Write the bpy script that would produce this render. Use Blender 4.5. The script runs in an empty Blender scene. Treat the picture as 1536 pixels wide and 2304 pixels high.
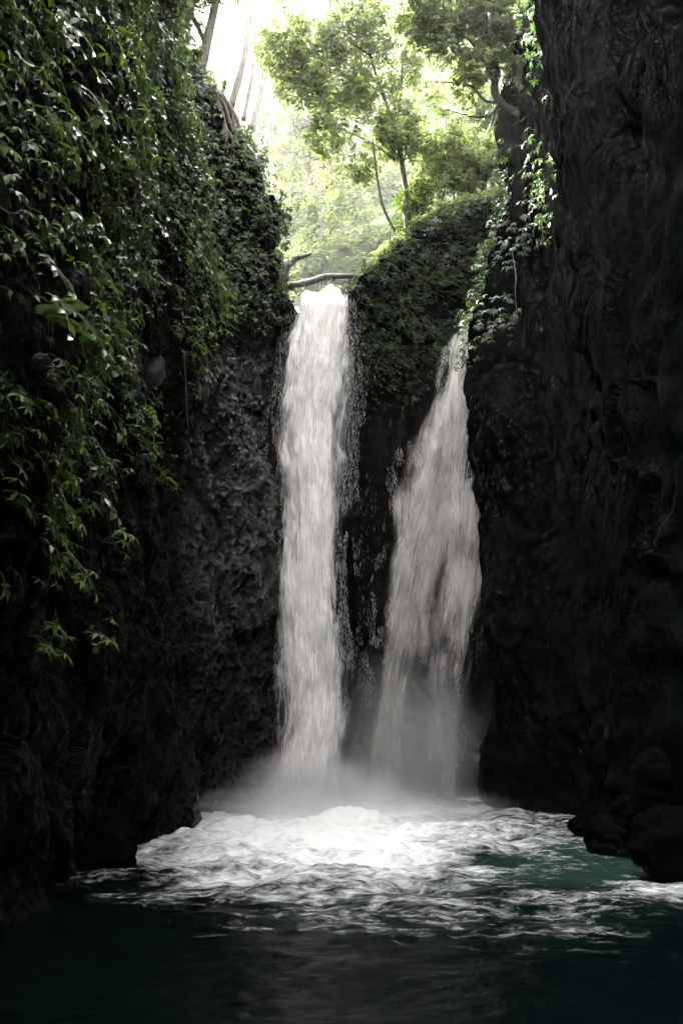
import bpy, math, random
import numpy as np
from mathutils import Vector

R = math.radians
random.seed(7)
rng = np.random.default_rng(11)
sc = bpy.context.scene

# ------------------------------------------------------------------ camera
CAM = np.array([0.0, 0.0, 2.0]); PITCH = R(13.2); F = 1995.0       # F in photo pixels (1536 x 2304)
cd = bpy.data.cameras.new('camera'); cam = bpy.data.objects.new('camera', cd)
sc.collection.objects.link(cam); sc.camera = cam
cam.location = CAM; cam.rotation_euler = (R(90) + PITCH, 0, 0)
cd.sensor_fit = 'VERTICAL'; cd.sensor_height = 24.0; cd.lens = 24.0 * F / 2304
cd.clip_start = 0.05; cd.clip_end = 600

# ------------------------------------------------------------------ world, sun, exposure
SUN_EL, SUN_AZ = 50.0, -52.0        # azimuth from +Y, negative = to the left
w = bpy.data.worlds.new('World'); sc.world = w; w.use_nodes = True
nt = w.node_tree; nt.nodes.clear()
wo = nt.nodes.new('ShaderNodeOutputWorld'); bg = nt.nodes.new('ShaderNodeBackground')
sky = nt.nodes.new('ShaderNodeTexSky'); sky.sky_type = 'NISHITA'; sky.sun_disc = False
sky.sun_elevation = R(SUN_EL); sky.sun_rotation = R(SUN_AZ)
sky.air_density = 1.0; sky.dust_density = 8.0; sky.ozone_density = 0.6
hs = nt.nodes.new('ShaderNodeHueSaturation'); hs.inputs['Saturation'].default_value = 0.0
nt.links.new(sky.outputs[0], hs.inputs['Color']); nt.links.new(hs.outputs[0], bg.inputs[0])
bg.inputs[1].default_value = 0.15
nt.links.new(bg.outputs[0], wo.inputs[0])
sl = bpy.data.lights.new('sun', 'SUN'); sl.energy = 2.3; sl.angle = R(0.5); sl.color = (1.0, 0.94, 0.84)
sun = bpy.data.objects.new('sun', sl); sc.collection.objects.link(sun)
sd = Vector((math.sin(R(SUN_AZ)) * math.cos(R(SUN_EL)), math.cos(R(SUN_AZ)) * math.cos(R(SUN_EL)), math.sin(R(SUN_EL))))
sun.rotation_euler = sd.to_track_quat('Z', 'Y').to_euler(); sun.location = sd * 80
vs = sc.view_settings; vs.view_transform = 'Standard'; vs.look = 'None'; vs.gamma = 1.0; vs.exposure = 4.95
sc.render.engine = 'CYCLES'
cy = sc.cycles
cy.max_bounces = 6; cy.diffuse_bounces = 3; cy.glossy_bounces = 2; cy.transmission_bounces = 3
cy.volume_bounces = 1; cy.transparent_max_bounces = 24; cy.use_denoising = True
cy.sample_clamp_indirect = 6.0; cy.caustics_reflective = False; cy.caustics_refractive = False
cy.volume_step_rate = 2.0; cy.volume_max_steps = 64

# ------------------------------------------------------------------ helpers
cp, sp = math.cos(PITCH), math.sin(PITCH)
def P(px, py, Y):
    u = (px - 768) / F; v = -(py - 1152) / F
    d = np.array([u, cp - v * sp, sp + v * cp])
    return CAM + d * (Y / d[1])
def proj(p):
    p = np.asarray(p) - CAM
    dep = p[..., 1] * cp + p[..., 2] * sp
    up = -p[..., 1] * sp + p[..., 2] * cp
    dep = np.where(np.abs(dep) < 1e-3, 1e-3, dep)
    return 768 + F * p[..., 0] / dep, 1152 - F * up / dep, dep
def row_at(Y, z):
    return float(proj(np.array([0, Y, z]))[1])
def smooth(x, a, b): t = np.clip((x - a) / (b - a), 0, 1); return t * t * (3 - 2 * t)
def unit(a):
    return a / np.maximum(np.linalg.norm(a, axis=-1, keepdims=True), 1e-9)

def _h(ix, iy, iz, s):
    h = (ix.astype(np.int64) * 374761393 + iy.astype(np.int64) * 668265263 + iz.astype(np.int64) * 2147483647 + s * 974711) & 0xffffffff
    h = ((h ^ (h >> 13)) * 1274126177) & 0xffffffff
    h = ((h ^ (h >> 16)) * 2246822519) & 0xffffffff
    return ((h ^ (h >> 15)) & 0xffffff) / float(0xffffff)
def vnoise(p, s=0):
    i = np.floor(p); f = p - i; f = f * f * (3 - 2 * f); i = i.astype(np.int64)
    o = 0
    for a in (0, 1):
        for b in (0, 1):
            for c in (0, 1):
                wgt = (f[..., 0] if a else 1 - f[..., 0]) * (f[..., 1] if b else 1 - f[..., 1]) * (f[..., 2] if c else 1 - f[..., 2])
                o = o + wgt * _h(i[..., 0] + a, i[..., 1] + b, i[..., 2] + c, s)
    return o
ROT = np.array([[0.0, 0.8, 0.6], [-0.8, 0.36, -0.48], [-0.6, -0.48, 0.64]])
def fbm(p, octv=4, s=0, gain=0.5):
    o = 0; a = 1; t = 0; p = np.asarray(p, float)
    for k in range(octv):
        o = o + a * (vnoise(p, s + k) - 0.5); t += a; a *= gain; p = (p @ ROT.T) * 2.03 + 5.3
    return o / t * 2
def worley(p, s=0):
    i = np.floor(p).astype(np.int64); best = np.full(p.shape[:-1], 9.0); sec = best.copy(); cid = np.zeros(p.shape[:-1])
    for a in (-1, 0, 1):
        for b in (-1, 0, 1):
            for c in (-1, 0, 1):
                jx, jy, jz = i[..., 0] + a, i[..., 1] + b, i[..., 2] + c
                q = np.stack([jx + _h(jx, jy, jz, s), jy + _h(jx, jy, jz, s + 1), jz + _h(jx, jy, jz, s + 2)], -1)
                d = np.linalg.norm(p - q, axis=-1)
                cid = np.where(d < best, _h(jx, jy, jz, s + 3), cid)
                sec = np.where(d < best, best, np.minimum(sec, d)); best = np.minimum(best, d)
    return best, sec, cid

def mesh_np(name, V, faces_list, mat=None, parent=None, smooth=True, attrs=None, uv=None):
    """faces_list: list of int arrays (n,k); one mesh object"""
    me = bpy.data.meshes.new(name)
    V = np.ascontiguousarray(V, dtype=np.float32).reshape(-1, 3)
    idx = np.concatenate([f.ravel() for f in faces_list]).astype(np.int32)
    sizes = np.concatenate([np.full(len(f), f.shape[1], np.int32) for f in faces_list])
    starts = np.concatenate([[0], np.cumsum(sizes)[:-1]]).astype(np.int32)
    me.vertices.add(len(V)); me.vertices.foreach_set('co', V.ravel())
    me.loops.add(len(idx)); me.loops.foreach_set('vertex_index', idx)
    me.polygons.add(len(sizes)); me.polygons.foreach_set('loop_start', starts); me.polygons.foreach_set('loop_total', sizes)
    if smooth: me.polygons.foreach_set('use_smooth', np.ones(len(sizes), bool))
    me.update(calc_edges=True)
    for k, a in (attrs or {}).items():
        at = me.attributes.new(k, 'FLOAT', 'POINT'); at.data.foreach_set('value', np.ascontiguousarray(a, dtype=np.float32).ravel())
    if uv is not None:
        ul = me.uv_layers.new(name='UVMap'); ul.data.foreach_set('uv', np.ascontiguousarray(uv.reshape(-1, 2)[idx], dtype=np.float32).ravel())
    if mat: me.materials.append(mat)
    o = bpy.data.objects.new(name, me); sc.collection.objects.link(o)
    if parent: o.parent = parent
    return o
def gridfaces(n, m, wrap=False):
    i = np.arange(n - 1)[:, None]; j = np.arange(m if wrap else m - 1)[None, :]; j2 = (j + 1) % m
    return np.stack([i * m + j, i * m + j2, (i + 1) * m + j2, (i + 1) * m + j], -1).reshape(-1, 4)
def tag(o, label=None, cat=None, group=None, kind=None):
    if label: o['label'] = label
    if cat: o['category'] = cat
    if group: o['group'] = group
    if kind: o['kind'] = kind
    return o
def empty(name, loc, label, cat, group=None):
    o = bpy.data.objects.new(name, None); sc.collection.objects.link(o); o.location = loc; o.empty_display_size = .2
    return tag(o, label, cat, group)
def catmull(C, n):
    """resample axis 0 of control array C to n points"""
    K = C.shape[0]; t = np.linspace(0, K - 1, n); i = np.minimum(t.astype(int), K - 2); f = (t - i).reshape((-1,) + (1,) * (C.ndim - 1))
    p0 = C[np.maximum(i - 1, 0)]; p1 = C[i]; p2 = C[i + 1]; p3 = C[np.minimum(i + 2, K - 1)]
    return 0.5 * (2 * p1 + (p2 - p0) * f + (2 * p0 - 5 * p1 + 4 * p2 - p3) * f ** 2 + (3 * p1 - p0 - 3 * p2 + p3) * f ** 3)
def surf(C, n, m):
    S = catmull(np.asarray(C, float), n); return np.swapaxes(catmull(np.swapaxes(S, 0, 1), m), 0, 1)
def gnormal(S):
    a = np.gradient(S, axis=0); b = np.gradient(S, axis=1); return unit(np.cross(a, b))

# ------------------------------------------------------------------ materials
def newmat(name):
    m = bpy.data.materials.new(name); m.use_nodes = True; nt = m.node_tree; nt.nodes.clear()
    out = nt.nodes.new('ShaderNodeOutputMaterial')
    def N(t, **k):
        n = nt.nodes.new('ShaderNode' + t)
        for a, v in k.items():
            if a in ('operation', 'blend_type', 'data_type', 'attribute_name', 'feature', 'noise_dimensions', 'distance', 'clamp', 'invert', 'interpolation_type', 'vector_type'): setattr(n, a, v)
            else: n.inputs[a.replace('_', ' ')].default_value = v
        return n
    L = lambda a, b: nt.links.new(a, b)
    return m, nt, N, L, out
def ramp(nt, stops, interp='LINEAR'):
    r = nt.nodes.new('ShaderNodeValToRGB'); e = r.color_ramp.elements; r.color_ramp.interpolation = interp
    while len(e) < len(stops): e.new(0.5)
    for k, (p, c) in enumerate(stops):
        e[k].position = p; e[k].color = (*c, 1) if len(c) == 3 else c
    return r
def rock_mat(name, c0, c1, moss, rough=(0.25, 0.6), moss_amt=0.5, spec=0.3, wet=0.0):
    m, nt, N, L, out = newmat(name)
    tc = N('TexCoord'); b = N('BsdfPrincipled')
    n1 = N('TexNoise', Scale=1.3, Detail=8.0, Roughness=0.62); L(tc.outputs['Object'], n1.inputs['Vector'])
    r1 = ramp(nt, [(0.3, c0), (0.55, tuple((a + d) / 2 for a, d in zip(c0, c1))), (0.72, c1)]); L(n1.outputs[0], r1.inputs[0])
    n2 = N('TexNoise', Scale=0.7, Detail=6.0, Roughness=0.7); L(tc.outputs['Object'], n2.inputs['Vector'])
    r2 = ramp(nt, [(0.62 - 0.2 * moss_amt, (0, 0, 0)), (0.75 - 0.2 * moss_amt, (1, 1, 1))]); L(n2.outputs[0], r2.inputs[0])
    mx = nt.nodes.new('ShaderNodeMix'); mx.data_type = 'RGBA'
    L(r2.outputs[0], mx.inputs[0]); L(r1.outputs[0], mx.inputs[6]); mx.inputs[7].default_value = (*moss, 1)
    L(mx.outputs[2], b.inputs['Base Color'])
    n3 = N('TexNoise', Scale=5.0, Detail=5.0); L(tc.outputs['Object'], n3.inputs['Vector'])
    mr = N('MapRange', To_Min=rough[0], To_Max=rough[1]); mr.inputs[1].default_value = .35; mr.inputs[2].default_value = .65
    L(n3.outputs[0], mr.inputs[0]); L(mr.outputs[0], b.inputs['Roughness'])
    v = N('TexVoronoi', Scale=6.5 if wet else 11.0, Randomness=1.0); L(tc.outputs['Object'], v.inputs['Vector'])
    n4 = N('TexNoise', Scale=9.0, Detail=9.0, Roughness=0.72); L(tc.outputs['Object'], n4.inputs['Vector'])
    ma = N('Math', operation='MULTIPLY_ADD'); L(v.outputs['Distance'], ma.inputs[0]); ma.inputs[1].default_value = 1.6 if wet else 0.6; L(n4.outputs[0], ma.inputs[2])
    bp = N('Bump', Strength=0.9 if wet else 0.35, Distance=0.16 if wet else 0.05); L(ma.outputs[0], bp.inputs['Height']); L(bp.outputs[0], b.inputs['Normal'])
    b.inputs['Specular IOR Level'].default_value = spec
    if spec < 0.02: b.inputs['IOR'].default_value = 1.03
    if wet:
        wa = N('Attribute', attribute_name='wet'); w1 = N('MapRange', To_Min=spec, To_Max=wet); L(wa.outputs['Fac'], w1.inputs[0]); L(w1.outputs[0], b.inputs['Specular IOR Level'])
        w2_ = N('MapRange', To_Min=1.0, To_Max=0.4); L(wa.outputs['Fac'], w2_.inputs[0]); w3 = N('Math', operation='MULTIPLY'); L(mr.outputs[0], w3.inputs[0]); L(w2_.outputs[0], w3.inputs[1]); L(w3.outputs[0], b.inputs['Roughness'])
    L(b.outputs[0], out.inputs[0]); return m
def leaf_mat(name, dark, light, rough=0.5, trans=0.35, spec=0.28):
    m, nt, N, L, out = newmat(name)
    a = N('Attribute', attribute_name='rnd'); b = N('BsdfPrincipled')
    r = ramp(nt, [(0.0, dark), (0.85, light), (1.0, tuple(min(1, c * 1.6) if k != 2 else c for k, c in enumerate(light)))]); L(a.outputs['Fac'], r.inputs[0])
    L(r.outputs[0], b.inputs['Base Color']); b.inputs['Roughness'].default_value = rough; b.inputs['Specular IOR Level'].default_value = spec
    t = N('BsdfTranslucent'); hs = N('HueSaturation', Saturation=1.15, Value=1.5, Hue=0.49); L(r.outputs[0], hs.inputs['Color']); L(hs.outputs[0], t.inputs['Color'])
    mx = N('MixShader'); mx.inputs[0].default_value = trans; L(b.outputs[0], mx.inputs[1]); L(t.outputs[0], mx.inputs[2]); L(mx.outputs[0], out.inputs[0])
    return m
def bark_mat(name, c0, c1, rough=0.75):
    m, nt, N, L, out = newmat(name)
    tc = N('TexCoord'); mp = N('Mapping'); mp.inputs['Scale'].default_value = (9, 9, 2.2); L(tc.outputs['Object'], mp.inputs[0])
    n = N('TexNoise', Scale=1.6, Detail=7.0, Roughness=0.65); L(mp.outputs[0], n.inputs['Vector'])
    r = ramp(nt, [(0.35, c0), (0.65, c1)]); L(n.outputs[0], r.inputs[0]); b = N('BsdfPrincipled', Roughness=rough)
    L(r.outputs[0], b.inputs['Base Color']); bp = N('Bump', Strength=0.7, Distance=0.03); L(n.outputs[0], bp.inputs['Height']); L(bp.outputs[0], b.inputs['Normal'])
    L(b.outputs[0], out.inputs[0]); return m
M = {}
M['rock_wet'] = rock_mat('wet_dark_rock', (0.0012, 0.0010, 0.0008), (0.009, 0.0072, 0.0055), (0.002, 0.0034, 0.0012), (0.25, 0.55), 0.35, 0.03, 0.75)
M['rock_back'] = rock_mat('brown_mossy_rock', (0.002, 0.0017, 0.0013), (0.010, 0.008, 0.006), (0.003, 0.005, 0.002), (0.5, 0.85), 0.6, 0.01)
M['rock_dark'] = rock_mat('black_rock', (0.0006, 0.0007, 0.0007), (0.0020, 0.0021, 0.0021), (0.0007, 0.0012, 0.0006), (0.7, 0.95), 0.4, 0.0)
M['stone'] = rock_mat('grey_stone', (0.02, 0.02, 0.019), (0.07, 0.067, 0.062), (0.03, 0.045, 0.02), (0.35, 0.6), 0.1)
M['soil'] = rock_mat('leafy_soil', (0.025, 0.028, 0.012), (0.07, 0.075, 0.03), (0.05, 0.09, 0.02), (0.8, 0.95), 0.7)
M['leaf'] = leaf_mat('green_leaf', (0.028, 0.052, 0.013), (0.082, 0.132, 0.032))
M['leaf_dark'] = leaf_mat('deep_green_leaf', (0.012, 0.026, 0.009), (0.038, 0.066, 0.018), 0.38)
M['leaf_gloss'] = leaf_mat('glossy_leaf', (0.03, 0.065, 0.02), (0.075, 0.13, 0.035), 0.36, 0.25, 0.6)
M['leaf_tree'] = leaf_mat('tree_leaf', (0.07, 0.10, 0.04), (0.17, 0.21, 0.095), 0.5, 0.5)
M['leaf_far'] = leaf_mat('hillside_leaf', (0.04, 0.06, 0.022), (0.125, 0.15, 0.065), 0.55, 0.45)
M['fern'] = leaf_mat('fern_green', (0.03, 0.06, 0.015), (0.07, 0.115, 0.03), 0.5, 0.3)
M['bark'] = bark_mat('dark_bark', (0.018, 0.015, 0.012), (0.055, 0.047, 0.04))
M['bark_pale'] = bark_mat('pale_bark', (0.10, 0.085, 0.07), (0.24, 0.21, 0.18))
M['root'] = bark_mat('root_bark', (0.09, 0.07, 0.055), (0.22, 0.18, 0.15))
M['deadwood'] = bark_mat('wet_deadwood', (0.05, 0.045, 0.04), (0.16, 0.145, 0.13), 0.5)

def fall_mat(name, col, sx, sy, thr=0.5, soft=0.24, amax=1.0):
    m, nt, N, L, out = newmat(name)
    uv = N('UVMap') if False else N('TexCoord')
    dens = N('Attribute', attribute_name='dens')
    mp = N('Mapping'); mp.inputs['Scale'].default_value = (sx, sy, 1); L(uv.outputs['UV'], mp.inputs[0])
    n1 = N('TexNoise', Scale=1.0, Detail=6.0, Roughness=0.62); L(mp.outputs[0], n1.inputs['Vector'])
    mp2 = N('Mapping'); mp2.inputs['Scale'].default_value = (sx * 6.5, sy * 1.1, 1); L(uv.outputs['UV'], mp2.inputs[0])
    n2 = N('TexNoise', Scale=1.0, Detail=5.0, Roughness=0.6); L(mp2.outputs[0], n2.inputs['Vector'])
    ad = N('Math', operation='MULTIPLY_ADD'); L(n2.outputs[0], ad.inputs[0]); ad.inputs[1].default_value = 0.75
    m1 = N('Math', operation='MULTIPLY'); L(n1.outputs[0], m1.inputs[0]); m1.inputs[1].default_value = 0.55; L(m1.outputs[0], ad.inputs[2])
    s = N('Math', operation='ADD'); L(ad.outputs[0], s.inputs[0]); L(dens.outputs['Fac'], s.inputs[1])
    mr = N('MapRange'); mr.interpolation_type = 'SMOOTHSTEP'
    mr.inputs[1].default_value = 0.65 - soft; mr.inputs[2].default_value = 0.65 + soft; mr.inputs[4].default_value = amax
    L(s.outputs[0], mr.inputs[0])
    b = N('BsdfPrincipled', Roughness=0.6); b.inputs['Base Color'].default_value = (*col, 1)
    b.inputs['Specular IOR Level'].default_value = 0.2
    bp = N('Bump', Strength=0.45, Distance=0.12); L(ad.outputs[0], bp.inputs['Height']); L(bp.outputs[0], b.inputs['Normal'])
    t = N('BsdfTranslucent'); t.inputs['Color'].default_value = (*col, 1)
    x = N('MixShader'); x.inputs[0].default_value = 0.2; L(b.outputs[0], x.inputs[1]); L(t.outputs[0], x.inputs[2])
    tr = N('BsdfTransparent'); y = N('MixShader'); L(mr.outputs[0], y.inputs[0]); L(tr.outputs[0], y.inputs[1]); L(x.outputs[0], y.inputs[2])
    L(y.outputs[0], out.inputs[0]); return m
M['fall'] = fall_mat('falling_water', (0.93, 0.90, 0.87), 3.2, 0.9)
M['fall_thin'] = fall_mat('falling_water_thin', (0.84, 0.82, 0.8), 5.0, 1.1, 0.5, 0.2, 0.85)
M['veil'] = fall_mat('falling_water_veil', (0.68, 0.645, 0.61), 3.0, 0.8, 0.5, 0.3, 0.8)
m, nt, N, L, out = newmat('water_drop'); b = N('BsdfPrincipled', Roughness=0.35); b.inputs['Base Color'].default_value = (0.85, 0.84, 0.83, 1)
t = N('BsdfTranslucent'); t.inputs['Color'].default_value = (.85, .84, .82, 1); x = N('MixShader'); x.inputs[0].default_value = .5; L(b.outputs[0], x.inputs[1]); L(t.outputs[0], x.inputs[2]); L(x.outputs[0], out.inputs[0]); M['drop'] = m

# pool: foam over dark teal water
m, nt, N, L, out = newmat('pool_surface')
tc = N('TexCoord'); fo = N('Attribute', attribute_name='foam'); mp = N('Mapping'); mp.inputs['Scale'].default_value = (0.8, 1.1, 1); L(tc.outputs['Object'], mp.inputs[0])
n1 = N('TexNoise', Scale=1.0, Detail=10.0, Roughness=0.68, Distortion=0.9); L(mp.outputs[0], n1.inputs['Vector'])
n2 = N('TexNoise', Scale=5.5, Detail=6.0, Roughness=0.65, Distortion=0.8); L(mp.outputs[0], n2.inputs['Vector'])
a1 = N('Math', operation='MULTIPLY_ADD'); L(n2.outputs[0], a1.inputs[0]); a1.inputs[1].default_value = 0.42
a0 = N('Math', operation='MULTIPLY'); L(n1.outputs[0], a0.inputs[0]); a0.inputs[1].default_value = 0.58; L(a0.outputs[0], a1.inputs[2])
a2 = N('Math', operation='MULTIPLY_ADD'); L(a1.outputs[0], a2.inputs[0]); a2.inputs[1].default_value = 3.0; a2.inputs[2].default_value = -1.5
s = N('Math', operation='ADD'); L(a2.outputs[0], s.inputs[0]); L(fo.outputs['Fac'], s.inputs[1])
mr = N('MapRange'); mr.interpolation_type = 'SMOOTHSTEP'; mr.inputs[1].default_value = 0.12; mr.inputs[2].default_value = 1.2; L(s.outputs[0], mr.inputs[0])
wt = N('BsdfPrincipled', Roughness=0.16); wt.inputs['Specular IOR Level'].default_value = 0.04; wt.inputs['IOR'].default_value = 1.33
ae = N('Attribute', attribute_name='aer'); wr = ramp(nt, [(0.0, (0.0006, 0.0016, 0.0016)), (0.4, (0.0013, 0.0042, 0.0036)), (1.0, (0.008, 0.019, 0.0155))]); L(ae.outputs['Fac'], wr.inputs[0]); L(wr.outputs[0], wt.inputs['Base Color'])
fm = N('BsdfPrincipled', Roughness=0.7); fm.inputs['Base Color'].default_value = (0.56, 0.57, 0.555, 1); fm.inputs['Specular IOR Level'].default_value = 0.2
bp = N('Bump', Strength=0.5, Distance=0.08); L(a1.outputs[0], bp.inputs['Height']); L(bp.outputs[0], fm.inputs['Normal'])
bp2 = N('Bump', Strength=0.35, Distance=0.05); L(n2.outputs[0], bp2.inputs['Height']); L(bp2.outputs[0], wt.inputs['Normal'])
x = N('MixShader'); L(mr.outputs[0], x.inputs[0]); L(wt.outputs[0], x.inputs[1]); L(fm.outputs[0], x.inputs[2]); L(x.outputs[0], out.inputs[0]); M['pool'] = m

# ------------------------------------------------------------------ terrain: cliffs
ZR = [-1.5, 0.6, 2.8, 5, 7.2, 9.4, 11.6, 13.8, 16, 18.5, 21.5, 25, 30]
def edge_x(table, Y, z):
    r = row_at(Y, z); rows = [a[0] for a in table]; pxs = [a[1] for a in table]
    return P(float(np.interp(r, rows, pxs)), r, Y)[0]
def displace(S, flip, amp, seed, cob=0.0):
    n = gnormal(S) * flip
    f1, f2, cid = worley(S / np.array([1.5, 1.5, 1.9]) + fbm(S / 1.2, 2, seed + 40)[..., None] * 0.35, seed)
    d = amp[0] * fbm(S / 3.4, 4, seed) + amp[1] * (cid - 0.5) + amp[1] * 0.5 * np.minimum(f2 - f1, 0.25) * 2 + amp[2] * fbm(S / 0.45, 4, seed + 9)
    if cob:
        g1, g2, gid = worley(S / 0.27, seed + 5); d = d + cob * (0.6 - g1) * (0.4 + gid)
    return S + n * d[..., None]

LEFT_EDGE = [(-400, 370), (-200, 385), (0, 360), (120, 385), (185, 418), (240, 478), (300, 520), (400, 560), (460, 600), (540, 632), (620, 618), (665, 600), (700, 628), (760, 622), (850, 606), (950, 594), (1010, 596), (1060, 620), (1200, 622), (1400, 616), (1600, 622), (1900, 600)]
cols = []
LY = 21.6
cols.append([(edge_x(LEFT_EDGE, LY, z) - 3.6, 31, z * 1.05) for z in ZR])  # hidden column added behind the edge to block sun from the right cliff
cols.append([(edge_x(LEFT_EDGE, LY, z) - 1.6, 27.5, z) for z in ZR])
cols.append([(edge_x(LEFT_EDGE, LY, z) - 0.5, 24.0, z) for z in ZR])
cols.append([(edge_x(LEFT_EDGE, LY, z), LY, z) for z in ZR])
for (bx, Y, xo, lean) in [(500, 19.6, 0, 0.03), (385, 17.4, 0, 0.02), (262, 14.4, 0, 0.0), (120, 11.4, 0, 0.0), (-30, 8.6, 0, 0.0)]:
    r0 = row_at(Y, 3); x0 = P(bx, r0, Y)[0]
    cols.append([(x0 - 0.25 * math.sin(z * 0.5 + Y) - max(0, min(z, 28) - 11) * (0.27 if Y > 18 else 0.13 if Y > 16 else 0.03), Y + lean * z, z) for z in ZR])
for (x0, Y, hz) in [(-4.9, 4.5, 1), (-6, -1, .8), (-7, -6, .8), (-4, -10, .65), (0, -12, .6)]:  # unseen walls round the camera, rear height shaped to limit light from behind
    cols.append([(x0 - max(0, z * hz - 12) * 0.1, Y, z * hz if z > 0 else z) for z in ZR])
C = np.array(cols).transpose(1, 0, 2)
SL = surf(C, 640, 860)
pxl, pyl, _ = proj(SL)
cobm = np.clip((pxl - 400) / 60, 0, 1) * np.clip((pyl - 780) / 80, 0, 1) * np.clip((1500 - pyl) / 250, 0.25, 1)
SLd = displace(SL, -1, (0.55, 0.32, 0.16), 3)
g1, g2, gid = worley(SL / 0.26, 8)
nL = gnormal(SL) * -1
SLd = SLd + nL * (-np.abs(fbm(SL / .35, 4, 19)) * .16 + (pxl > 0) * .04 * fbm(SL / .1, 2, 23))[..., None]
SLd = SLd + nL * (cobm * 0.24 * (0.55 - g1) * (0.3 + gid))[..., None]
fadeL = 1.0
# orientation check: normal should point to +x (towards gorge)
if nL[300, 430, 0] < 0: SLd = SL + (SL - SLd); nL = -nL
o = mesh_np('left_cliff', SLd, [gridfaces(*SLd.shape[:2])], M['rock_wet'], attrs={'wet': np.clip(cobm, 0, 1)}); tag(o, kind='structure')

RIGHT_EDGE = [(-400, 1150), (-100, 1185), (60, 1195), (120, 1165), (190, 1135), (240, 1142), (330, 1165), (480, 1168), (560, 1140), (640, 1105), (740, 1078), (830, 1064), (960, 1066), (1040, 1075), (1075, 1093), (1200, 1104), (1400, 1115), (1600, 1120), (1900, 1120)]
RY = 20.8
cols = []
cols.append([(edge_x(RIGHT_EDGE, RY, z) + 1.6, 27.5, z) for z in ZR])
cols.append([(edge_x(RIGHT_EDGE, RY, z) + 0.5, 23.6, z) for z in ZR])
cols.append([(edge_x(RIGHT_EDGE, RY, z), RY + (1.5 if z < 1 else 0), z) for z in ZR])
for (bx, Y) in [(1290, 19.8), (1370, 16.5), (1440, 13.6), (1560, 12.2)]:
    r0 = row_at(Y, 0.3); x0 = P(bx, r0, Y)[0]
    cols.append([(x0 - (max(0, z - 9) * 0.06 + max(0, z - 14) * 0.10) * (Y < 15), Y, z) for z in ZR])
for (x0, Y, hz) in [(5.6, 7, 1), (6.2, 1, .8), (7, -5, .8), (4, -10, .65), (0, -12, .6)]:  # unseen near and rear walls, rear heights shaped to hold back light
    cols.append([(x0 - max(0, min(z, 24) - 9) * (0.2 if Y > 0 else 0.0), Y, z * hz if z > 0 else z) for z in ZR])  # upper rows lean in unseen above the camera, shaped to block sky
C = np.array(cols).transpose(1, 0, 2)
SR = surf(C, 340, 380)
nR = gnormal(SR)
if nR[150, 190, 0] > 0: nR = -nR
tmp = displace(SR, 1, (0.5, 0.35, 0.16), 17); dd = ((tmp - SR) * gnormal(SR)).sum(-1)
SRd = SR + nR * dd[..., None]
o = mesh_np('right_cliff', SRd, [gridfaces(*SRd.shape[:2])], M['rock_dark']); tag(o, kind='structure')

# back wall behind the falls, its lip, the mound between the falls, the stream bed above
bc = [(520, 640, 22.6), (600, 650, 22.8), (640, 668, 22.9), (658, 684, 23.0), (672, 708, 23.0), (720, 712, 23.0), (768, 708, 23.0), (784, 672, 23.0), (802, 635, 23.2), (850, 590, 23.6), (905, 548, 24.0), (980, 510, 24.3), (1060, 480, 24.5), (1150, 440, 24.3), (1260, 420, 23.5)]
cols = []
for (px, row, Y) in bc:
    top = P(px, row, Y); c = []
    for t in (0, .12, .28, .45, .62, .8, .93, 1.0):
        z = -1.2 + (top[2] + 1.2) * t
        yy = 24.9 + (Y - 24.9) * t ** 1.5 + (0.5 * math.sin(t * 3.14) if px > 790 else 0)
        c.append((top[0] * (1.0), yy, z))
    c.append((top[0] * 1.04, Y + 0.9, top[2] + 0.10)); c.append((top[0] * 1.15, Y + 4, top[2] + (0.2 if 640 < px < 790 else 0.8))); c.append((top[0] * 1.4, Y + 11, top[2] + (0.6 if 640 < px < 790 else 2.0)))
    cols.append(c)
C = np.array(cols).transpose(1, 0, 2)
SB = surf(C, 380, 300)
nB = gnormal(SB)
if nB[100, 150, 1] > 0: nB = -nB
tmp = displace(SB, 1, (0.30, 0.26, 0.14), 29); dd = ((tmp - SB) * gnormal(SB)).sum(-1)
lipm = 1 - 0.6 * np.exp(-((SB[..., 2] - 13) / 1.2) ** 2)
SBd = SB + nB * (dd * lipm)[..., None]
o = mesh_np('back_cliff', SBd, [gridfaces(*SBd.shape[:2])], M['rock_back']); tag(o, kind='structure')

# hillside beyond
hc = [(-500, -500), (0, -350), (300, -150), (420, 60), (490, 270), (560, 300), (620, 215), (700, 150), (850, 110), (980, 70), (1120, 20), (1300, -40), (1500, -80)]  # leftmost columns raised out of sight to keep sun off the gorge
cols = []
for (px, row) in hc:
    c = []
    for (t, Y) in ((0, 33), (.25, 36), (.5, 41), (.75, 46), (1, 52)):
        c.append(tuple(P(px, 700 + (row - 700) * t, Y)))
    c.append((c[-1][0] * 1.1, 60, c[-1][2] + 1)); c.append((c[-1][0] * 1.2, 80, c[-1][2] - 2))
    cols.append(c)
C = np.array(cols).transpose(1, 0, 2)
SH = surf(C, 200, 220)
nH = gnormal(SH)
if nH[60, 110, 1] > 0: nH = -nH
SHd = SH + nH * (2.2 * fbm(SH / 7, 5, 51) + .4 * fbm(SH / 1.2, 3, 57))[..., None]
o = mesh_np('hillside', SHd, [gridfaces(*SHd.shape[:2])], M['soil']); tag(o, kind='structure')

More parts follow.
